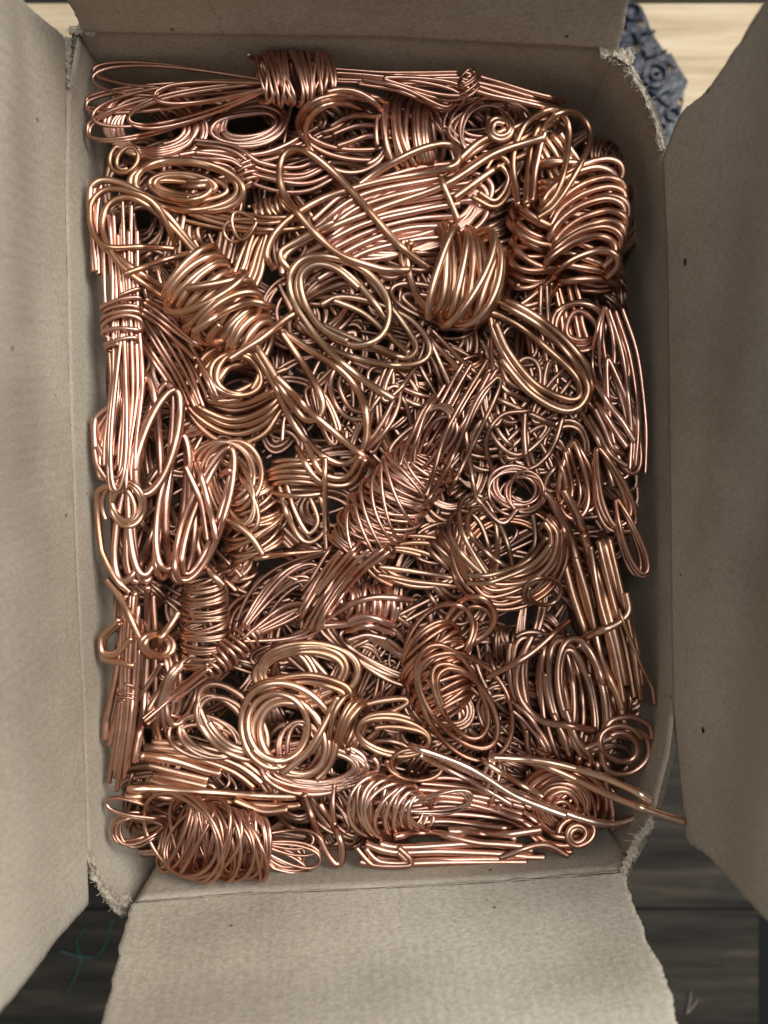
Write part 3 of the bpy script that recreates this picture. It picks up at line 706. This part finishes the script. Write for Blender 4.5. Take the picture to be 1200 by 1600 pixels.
b = B('wire_bundle', 'copper hank tied with a band of flat turns above a vertical rod, left of centre', 'wire bundle', 'gold')
b.path([(440, 740), (455, 800), (480, 840), (505, 815), (490, 760)], 4, 2, 14, 2)
b.wrap((470, 716), (470, 770), 46, 46, 7, 3.6, 0.03, 0.08)
b.path([(438, 690), (444, 650), (470, 640)], 3.4, 1)
b = B('wire_bundle', 'two slack copper loops around a black gap at the centre right', 'wire bundle', 'gold')
b.coil(660, 880, 82, 36, 4, 2.3, 4, 0.06); b.coil(645, 885, 66, 30, 12, 2, 3.8, 0.06)
b.path([(590, 893), (640, 900), (720, 912), (760, 925)], 4, 2, 12)
b = B('wire_coil', 'nest of heavy copper turns like a bird nest right of centre', 'wire coil', 'orange')
b.coil(795, 868, 78, 66, -20, 5, 3.8, 0.07)
for k in range(15):
    o, j = (k % 8)*6.2, rng.normal(0, 4, 10)
    b.path([(712+o*.5+j[0], 815+o*.6), (708+o*.5, 865+j[1]-o*.2), (728+o*.4, 912+j[2]-o*.8), (772+j[3], 943+j[4]-o), (825+j[5], 934+j[6]-o*1.0), (868-o*.3, 895+j[7]-o*.7), (882-o*.5+j[8], 845-o*.3), (868-o*.5, 805+o*.3+j[9])], 3.9, 1, jit=1.6)
b = B('wire_bundle', 'dull greenish copper loops draped over the nest right of centre', 'wire bundle', 'grey')
b.petal((770, 905), (725, 790), 36, 2, 4, 9); b.petal((800, 890), (740, 800), 30, 1, 4, 8)
b.path([(728, 790), (770, 775), (820, 790), (835, 850), (808, 890)], 4, 1)
b.coil(848, 925, 30, 24, -10, 1.2, 3.4, 0.06)
b.path([(725, 905), (770, 905), (830, 880), (865, 840)], 4, 2, 10)
b = B('wire_bundle', 'curly knot of thin copper wire above the nest', 'wire bundle', 'rose')
b.coil(808, 762, 44, 27, 8, 5, 3, 0.16); b.coil(820, 770, 28, 30, 0, 3, 2.8, 0.16)
b.path([(724, 640), (735, 760), (752, 792), (785, 818), (808, 795)], 3.8, 1)
b.path([(848, 770), (865, 790), (890, 850)], 4.4, 1)
b = B('wire_bundle', 'row of upright copper turns with a cut rod lying across, below the centre', 'wire bundle', 'rose')
b.wrap((530, 945), (612, 948), 32, 30, 9, 4.4, 0.12, 0.06)
b.path([(470, 1010), (520, 960), (580, 935), (645, 940)], 4.8, 1, part='strand')
b.path([(425, 1012), (480, 985), (540, 975), (590, 963)], 5.2, 1, part='cut_rod')
b.path([(540, 985), (580, 980), (618, 992)], 4.6, 3, 24, part='strand')
b = B('wire_coil', 'golden copper arcs stacked flat under the cut rod', 'wire coil', 'gold')
b.coil(478, 1052, 72, 36, -4, 5, 5, 0.10, b2=44)
b.path([(388, 1085), (420, 1070), (480, 1060), (535, 1075), (545, 1095)], 5, 2, 12, 1)
b = B('wire_coil', 'pair of round copper loops standing over the silvery coil', 'wire coil', 'gold')
b.coil(452, 1148, 68, 60, 60, 3.2, 5.2, 0.10, start=0)
b.coil(432, 1135, 45, 52, 0, 1.4, 4.8, 0.05)
b.path([(528, 1088), (508, 1130), (480, 1175), (440, 1210)], 5.2, 1)
b = B('wire_bundle', 'small copper hank with a folded oval loop pointing right, low in the pile', 'wire bundle', 'gold')
b.path([(545, 1112), (590, 1095), (632, 1088), (640, 1100), (610, 1115), (560, 1130)], 4.6, 1)
b.coil(620, 1148, 52, 24, 8, 2.2, 4.4, 0.06)
b.wrap((528, 1120), (560, 1138), 42, 38, 5, 4.6, 0.12, 0.06)
b.coil(650, 1195, 44, 26, 4, 1.2, 3.8, 0.05, part='slack_loop')
# ---- top layer
b = B('wire_bundle', 'large thin-wire hank wound in a cylinder at the top wall, loops flaring left', 'wire bundle', 'rose')
for (tx, ty, wd, q) in ((134, 166, 20, 2), (150, 118, 22, 2), (138, 208, 26, 2), (150, 180, 30, 1), (205, 185, 26, 2), (240, 150, 20, 2)):
    b.petal((425, 132), (tx, ty), wd, q, 2.5, 5, part='loop', pinch=0.35)
b.path([(500, 115), (560, 118), (620, 122), (725, 124)], 2.6, 7, 22, 1.2, part='neck')
b.petal((600, 122), (722, 150), 14, 3, 2.5, 5, part='tail_loop')
b.path([(560, 125), (620, 140), (690, 168), (712, 158)], 2.6, 2, 8, part='neck')
b.path([(715, 124), (780, 140), (850, 160), (878, 170)], 3.6, 4, 20, 1.2, part='neck')
b.wrap((728, 118), (737, 138), 17, 17, 4, 2.2, 0.3, part='tie')
b.wrap((408, 122), (510, 116), 45, 43, 27, 2.7, 0.12, 0.12, up=24, dep=0.8, lean=0.18)
b = B('wire_coil', 'nested golden oval coil lying flat at the upper left', 'wire coil', 'gold')
b.coil(292, 290, 86, 38, 7, 3, 4.8, 0.06, a2=74, b2=30); b.coil(286, 292, 62, 24, 7, 3, 4.6, 0.08, a2=40, b2=12)
b.coil(194, 248, 18, 22, 30, 1.5, 3.4, 0.08)
b = B('wire_bundle', 'top middle hank with thick turns on its right and an open loop on its left', 'wire bundle', 'rose')
b.coil(562, 200, 92, 50, 5, 2.6, 4.2, 0.07, part='loop'); b.coil(545, 205, 70, 55, 30, 1.5, 4.2, 0.07, part='loop')
b.path([(510, 215), (560, 200), (620, 200)], 4.2, 3, 30, part='loop')
b.wrap((605, 202), (682, 212), 58, 46, 12, 4.2, 0.16, 0.06, dep=0.55)
b = B('wire_bundle', 'twin tall hairpin loops of copper standing out at the upper right', 'wire bundle', 'gold')
b.path([(810, 322), (803, 250), (822, 195), (862, 170), (888, 192), (886, 240), (872, 300), (845, 335)], 4.6, 1)
b.path([(826, 326), (838, 260), (852, 195), (880, 172), (910, 178), (926, 212), (905, 262), (868, 318), (838, 340)], 4.6, 1)
b.path([(822, 325), (835, 240), (850, 195)], 4.4, 2, 14)
b = B('wire_bundle', 'long curving copper wire with a hook end sweeping under the open loop', 'wire bundle', 'gold')
b.path([(430, 420), (418, 395), (440, 350), (500, 310), (580, 285), (680, 268), (715, 255), (708, 228), (670, 230), (600, 262), (560, 288)], 5.2, 1)
b.path([(440, 430), (450, 395), (520, 355), (600, 322), (700, 285), (780, 240), (850, 215)], 5.2, 1)
b.path([(455, 425), (436, 395), (470, 370), (520, 345)], 5, 1)
b.path([(688, 280), (700, 310), (715, 345)], 4.2, 1); b.path([(630, 375), (632, 405), (633, 432)], 4.6, 1)
b = B('wire_bundle', 'left wall hank of thin upright strands cinched by a band of turns', 'wire bundle', 'rose')
b.path([(186, 300), (188, 400), (192, 490), (196, 600), (186, 700), (184, 770)], 3, 10, 44, 1.8, ends=70, part='strand')
b.petal((192, 520), (182, 762), 15, 3, 3, 6, part='loop')
b.path([(150, 270), (146, 340), (150, 430)], 3.4, 3, 12, part='strand')
b.wrap((190, 462), (190, 545), 33, 27, 7, 3.1, 0.16, 0.10)
b = B('wire_bundle', 'thick bronze twisted hank with round loops to its upper left and lower right', 'wire bundle', 'gold')
b.path([(310, 395), (262, 335), (205, 292), (155, 282), (134, 315), (150, 372), (205, 415), (262, 452), (300, 470)], 4.8, 1, part='loop')
b.path([(315, 410), (265, 350), (212, 310), (172, 318), (160, 360), (185, 410), (240, 455), (300, 490)], 4.8, 1, part='loop')
b.path([(275, 385), (240, 322), (195, 300), (160, 300), (140, 330), (160, 380), (220, 385), (272, 390)], 4.4, 1, part='loop')
b.path([(195, 432), (240, 412), (300, 390)], 4.4, 1, part='loop')
b.path([(395, 540), (430, 600), (462, 665), (505, 712), (545, 722), (570, 690), (566, 630), (530, 575), (470, 535), (420, 505)], 5.4, 1, part='loop')
b.path([(400, 540), (425, 580), (450, 625), (478, 655), (500, 650), (503, 625), (480, 580), (440, 520)], 5.2, 1, part='loop')
b.path([(430, 590), (480, 640), (540, 690), (600, 735)], 5, 1, part='loop')
b.path([(470, 690), (500, 745), (545, 750), (570, 710)], 4.8, 2, 12, part='loop')
b.wrap((292, 428), (352, 494), 58, 58, 9, 5.4, 0.05, 0.06, lean=-0.3, dep=0.75, up=8)
b.wrap((350, 486), (412, 545), 54, 40, 8, 5.4, 0.20, 0.10, lean=-0.3, dep=0.72, up=6)
b.wrap((310, 445), (372, 508), 60, 54, 4, 5.4, -0.2, 0.10, lean=-0.15, dep=0.82, up=8)
b.path([(300, 515), (345, 490), (390, 472), (425, 480)], 5.4, 1, part='cut_end')
b.path([(357, 560), (400, 530), (440, 500), (460, 488)], 5.4, 1, part='cut_end')
b = B('wire_coil', 'dull bronze double oval coil lying in the middle of the pile', 'wire coil', 'grey')
b.path([(500, 475), (530, 463), (580, 473), (640, 500), (669, 535), (664, 561), (628, 572), (570, 566), (515, 545), (468, 500)], 5, 1)
b.path([(560, 420), (610, 480), (640, 520), (650, 545), (634, 560), (600, 547), (550, 530), (505, 512)], 5, 1)
b.path([(520, 470), (570, 490), (615, 530), (640, 552)], 4.6, 1)
b.path([(617, 622), (545, 580), (495, 530), (460, 475), (456, 430), (480, 404), (525, 402), (572, 424), (602, 462), (606, 500), (588, 528), (552, 537), (515, 522), (482, 490), (464, 452), (472, 420), (500, 411), (535, 424), (575, 462), (610, 505)], 5, 1)
b.path([(545, 530), (505, 510), (478, 475), (470, 435), (490, 415), (522, 420), (560, 452)], 5, 1)
b = B('wire_bundle', 'big bronze hank with a wide open loop to its left and an oval loop below', 'wire bundle', 'gold')
b.path([(672, 420), (640, 398), (600, 355), (560, 308), (515, 262), (468, 235), (442, 252), (443, 300), (478, 350), (530, 395), (590, 416), (640, 418)], 5.2, 1, part='wide_loop')
b.path([(765, 462), (815, 480), (872, 520), (912, 570), (920, 612), (895, 636), (850, 622), (800, 575), (770, 520), (762, 480)], 5.4, 1, part='oval_loop')
b.path([(760, 482), (810, 505), (862, 548), (900, 590), (905, 618), (885, 622), (838, 600), (796, 550), (775, 505)], 5.4, 1, part='oval_loop')
b.path([(770, 470), (850, 515), (915, 590), (912, 630), (880, 642), (830, 615), (785, 560)], 5.2, 1, part='oval_loop')
b.wrap((668, 420), (768, 440), 74, 66, 12, 5.5, 0.10, 0.08, dep=0.62, lean=0.32)
b.wrap((668, 424), (770, 440), 74, 66, 6, 5.5, -0.15, 0.10, dep=0.72, lean=0.2)
b = B('wire_rod', 'straight copper rod lying level beside the vertical one, left of centre', 'wire rod', 'gold')
b.path([(398, 873), (450, 865), (515, 860)], 3.8, 1, jit=.3)
b = B('wire_rod', 'straight copper rod standing upright in the picture, left of centre', 'wire rod', 'gold')
b.path([(508, 715), (508, 790), (511, 872)], 3.8, 1, jit=.3)
b = B('wire_bundle', 'small tied copper hank with a fan of thin loops toward the centre', 'wire bundle', 'rose')
b.path([(385, 985), (410, 940), (450, 900), (520, 872)], 2.8, 5, 40, 1.6, part='strand')
b.petal((370, 1000), (490, 905), 34, 6, 2.8, 10, part='loop', pinch=0.2)
b.petal((380, 1000), (490, 960), 26, 3, 2.6, 10, part='loop', pinch=0.2)
b.path([(335, 1040), (280, 1082), (222, 1132)], 3.2, 3, 14, 1, part='tail')
b.wrap((398, 985), (318, 1055), 25, 12, 10, 3.1, 0.12, 0.07)
b = B('wire_bundle', 'central hank of fine copper wire wound in a long slanted bobbin', 'wire bundle', 'rose')
b.path([(640, 745), (690, 680), (735, 600), (760, 560)], 3.2, 9, 66, 2, part='fanned_strand', ends=90, lift=6)
b.petal((650, 740), (705, 640), 26, 4, 3, 9, part='loop')
b.path([(575, 830), (530, 890), (490, 945), (470, 975)], 3.2, 12, 58, 1.8, part='strand', ends=60)
b.wrap((668, 716), (548, 860), 46, 38, 44, 2.8, 0.2, 0.10, over=1, lean=0.25, up=10)
b.wrap((664, 722), (552, 856), 52, 43, 30, 2.8, 0.3, 0.12, dep=0.75, lean=0.4, up=4)
b.wrap((655, 730), (560, 850), 52, 46, 8, 2.6, -0.4, 0.16, dep=0.88)
b.path([(590, 835), (540, 885), (505, 935), (478, 985)], 3.2, 8, 50, 1.8, part='strand', ends=60, lift=6)
b = B('wire_bundle', 'long straight copper hairpin leaning up right from the fine wrapped bobbin', 'wire bundle', 'brown')
b.path([(662, 775), (700, 680), (735, 610), (762, 562)], 3.8, 1)
b.path([(665, 790), (700, 730), (745, 630), (770, 598), (780, 592), (775, 615), (740, 690), (700, 770)], 3.6, 1)
b.path([(680, 620), (660, 650), (640, 700), (632, 730)], 3.2, 2, 8)
b = B('wire_bundle', 'orange wound hank with one loop above and a long oval loop across its front', 'wire bundle', 'orange')
b.petal((678, 1020), (765, 950), 34, 2, 4.2, 6, part='upper_loop')
b.coil(690, 1005, 40, 66, 40, 1.2, 4, 0.06, part='upper_loop')
b.wrap((668, 1000), (702, 1112), 52, 48, 18, 3.5, 0.28, 0.10)
b.coil(722, 1098, 82, 48, 57, 4.2, 3.8, 0.07, part='front_loop')
b = B('wire_bundle', 'wavy thick copper wire bending round at the lower right', 'wire bundle', 'rose')
b.path([(835, 995), (808, 1050), (812, 1095), (845, 1128), (890, 1135), (930, 1142)], 5, 1)
b.path([(760, 1058), (820, 1025), (890, 970)], 4.6, 1)
b.path([(795, 1100), (830, 1130), (858, 1175), (835, 1170)], 3.6, 2, 12)
b = B('wire_coil', 'small loose curl of wire with a cut end beside the lower right notch', 'wire coil', 'rose')
b.path([(912, 1169), (945, 1155), (985, 1140), (1010, 1152), (1012, 1185), (985, 1208), (950, 1205), (938, 1170), (950, 1128), (985, 1118), (1015, 1132), (1022, 1155)], 4.6, 1)
b.coil(970, 1168, 34, 30, 30, 1.3, 4.2, 0.06)
b = B('wire_bundle', 'bright silvery pair of long copper rods crossing toward the lower right corner', 'wire bundle', 'lit')
b.path([(660, 1168), (740, 1205), (830, 1250), (915, 1282), (965, 1288), (1012, 1270), (1020, 1262)], 5.4, 1, part='rod', lift=10)
b.path([(640, 1165), (730, 1200), (800, 1242), (850, 1262), (885, 1274)], 5, 1, part='rod', lift=8)
b.path([(655, 1180), (740, 1222), (800, 1258)], 4, 1, part='rod')
b.wrap((758, 1200), (778, 1230), 26, 22, 3, 3.6, 0.9, 0.10, part='tie')
b = B('wire_bundle', 'thin-wire ball of spiral turns at the bottom middle with a small loop to its right', 'wire bundle', 'lit')
b.petal((630, 1265), (735, 1245), 16, 4, 2.2, 7, part='loop')
b.wrap((580, 1262), (650, 1268), 56, 34, 13, 3.6, 0.10, 0.12, dep=0.75, lean=-0.6)
b.wrap((585, 1262), (665, 1270), 54, 20, 10, 3.2, -0.1, 0.14, dep=0.85, lean=-0.7)
b = B('wire_bundle', 'hairpin of pale copper wire between the two balls at the bottom', 'wire bundle', 'rose')
b.path([(475, 1240), (492, 1290), (512, 1335), (530, 1352), (535, 1325), (522, 1290), (500, 1255)], 5, 1)
b.path([(520, 1225), (522, 1260), (524, 1290)], 3.6, 1)
b = B('wire_bundle', 'large messy ball of thin copper wire in the lower left corner, loops on both sides', 'wire bundle', 'rose')
b.petal((255, 1292), (180, 1300), 26, 4, 2.3, 5, part='left_loop'); b.petal((275, 1280), (165, 1250), 16, 2, 2.5, 3, part='left_loop')
b.petal((400, 1320), (478, 1362), 20, 4, 2.3, 8, part='right_loop'); b.petal((395, 1310), (500, 1310), 20, 3, 2.1, 8, part='right_loop')
b.petal((400, 1320), (498, 1345), 18, 2, 2.1, 8, part='right_loop')
b.wrap((272, 1304), (404, 1328), 62, 52, 34, 2.8, 0.10, 0.10, dep=0.8, lean=0.3)
b.wrap((285, 1306), (405, 1330), 66, 44, 18, 2.8, 0.2, 0.2, dep=0.9, over=1, lean=0.55)
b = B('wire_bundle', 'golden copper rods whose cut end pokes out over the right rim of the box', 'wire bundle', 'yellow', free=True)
b.path([(795, 1182), (860, 1200), (940, 1235), (1010, 1262), (1070, 1281)], 5.3, 1, lift=10)
b.path([(770, 1185), (850, 1190), (930, 1210), (990, 1235), (1018, 1252)], 5.2, 1, lift=4)
b.path([(755, 1185), (800, 1220), (850, 1245)], 4.2, 1)

for b in ALL: b.build()
fill.build('stuff')
print('pile', float(hm.max()), float(hm[200:1300, 200:950].mean()))
# ------------------------------------------------------------------ things on the table behind and beside the box
def ring_mesh(cx, cy, ro, ri, z0, z1, n=28):
    V = []; F = []
    for i in range(n):
        a = 2*math.pi*i/n; c, s_ = math.cos(a), math.sin(a)
        V += [(cx+ro*c, cy+ro*s_, z0), (cx+ro*c, cy+ro*s_, z1), (cx+ri*c, cy+ri*s_, z1), (cx+ri*c, cy+ri*s_, z0)]
    for i in range(n):
        a, b = i*4, ((i+1) % n)*4
        for j in range(4): F.append((a+j, b+j, b+(j+1) % 4, a+(j+1) % 4))
    return V, F
def T(px, py): return (px-600)*K, (800-py)*K
# a moulded plastic plate lying on the table: outline pierced by holes
out = [T(*p) for p in ((905, -40), (975, 5), (998, 18), (1008, 40), (1012, 52), (1020, 68), (1037, 92), (1044, 90), (1056, 112), (1070, 134), (1064, 150), (1056, 215), (1040, 250), (1000, 250), (930, 130))]
holes = [(996, 43, 6), (992, 80, 9), (1040, 115, 9), (1058, 165, 5), (968, 52, 9), (1030, 205, 6)]
pl = empty('plastic_plate', (*T(1010, 110), TABLE), 'blue-black moulded plastic plate with holes on the table behind the box corner', 'plastic plate')
import bmesh
def plate(z0, z1):
    bm = bmesh.new(); loops = [out]+[[(T(x, y)[0]+r*K*math.cos(a), T(x, y)[1]+r*K*math.sin(a)) for a in np.linspace(0, 2*math.pi, 17)[:-1]] for x, y, r in holes]
    ed = []
    for lp in loops:
        vs = [bm.verts.new((x, y, z1)) for x, y in lp]
        ed += [bm.edges.new((vs[i], vs[(i+1) % len(vs)])) for i in range(len(vs))]
    bmesh.ops.triangle_fill(bm, use_beauty=True, use_dissolve=False, edges=ed)
    for f in bm.faces:
        if f.normal.z < 0: f.normal_flip()
    r = bmesh.ops.extrude_face_region(bm, geom=bm.faces[:])
    for v in [g for g in r['geom'] if isinstance(g, bmesh.types.BMVert)]: v.co.z = z0
    bmesh.ops.recalc_face_normals(bm, faces=bm.faces[:])
    bm.verts.index_update(); V = [tuple(v.co) for v in bm.verts]; F = [tuple(v.index for v in f.verts) for f in bm.faces]; bm.free(); return V, F
V, F = plate(TABLE+8, TABLE+17); mesh('plate_body', V, F, PLAST, pl, smooth=False)
for (x, y, ro, ri) in ((1019, 126, 20, 15), (1019, 126, 8, 4), (983, 28, 13, 10), (1046, 186, 11, 8)):
    cx, cy = T(x, y); V, F = ring_mesh(cx, cy, ro*K, ri*K, TABLE+16, TABLE+24); mesh('boss', V, F, PLAST, pl, smooth=False)
for a, b_ in (((1004, 100), (1036, 88)), ((1000, 62), (1018, 58)), ((1008, 150), (1052, 182)), ((984, 60), (1004, 96)), ((1000, 170), (1040, 150))):
    p = np.array([[*T(*a), TABLE+19], [*T(*[(u+v)/2 for u, v in zip(a, b_)]), TABLE+19.5], [*T(*b_), TABLE+19]]); V, F = tube(p, 3.4, 8); mesh('rib', V, F, PLAST, pl)
# green twine
gt = empty('twine_scrap', (*T(125, 1490), TABLE), 'frayed scrap of green twine lying on the dark wood at the lower left', 'twine')
for nm, pts in (('strand', [(178, 1432), (168, 1470), (150, 1492), (125, 1492), (98, 1482)]), ('strand', [(136, 1447), (124, 1464), (124, 1484), (128, 1500), (118, 1528), (105, 1552)])):
    P = spline([(*T(*p), TABLE+6+3*math.sin(i*2)) for i, p in enumerate(pts)]); V, F = tube(P, 2.2, 8); mesh(nm, V, F, GREEN, gt)
ws = spline([(*T(*p), TABLE+5) for p in ((1078, 1548), (1076, 1566), (1072, 1580), (1080, 1572), (1088, 1560))])
V, F = tube(ws, 1.3, 6); o = mesh('fluff_scrap', V, F, FIBRE); tag(o, 'small grey scrap of fluff on the dark wood at the lower right', 'fluff')

for o in bpy.data.objects:
    if '_o' in o: del o['_o']
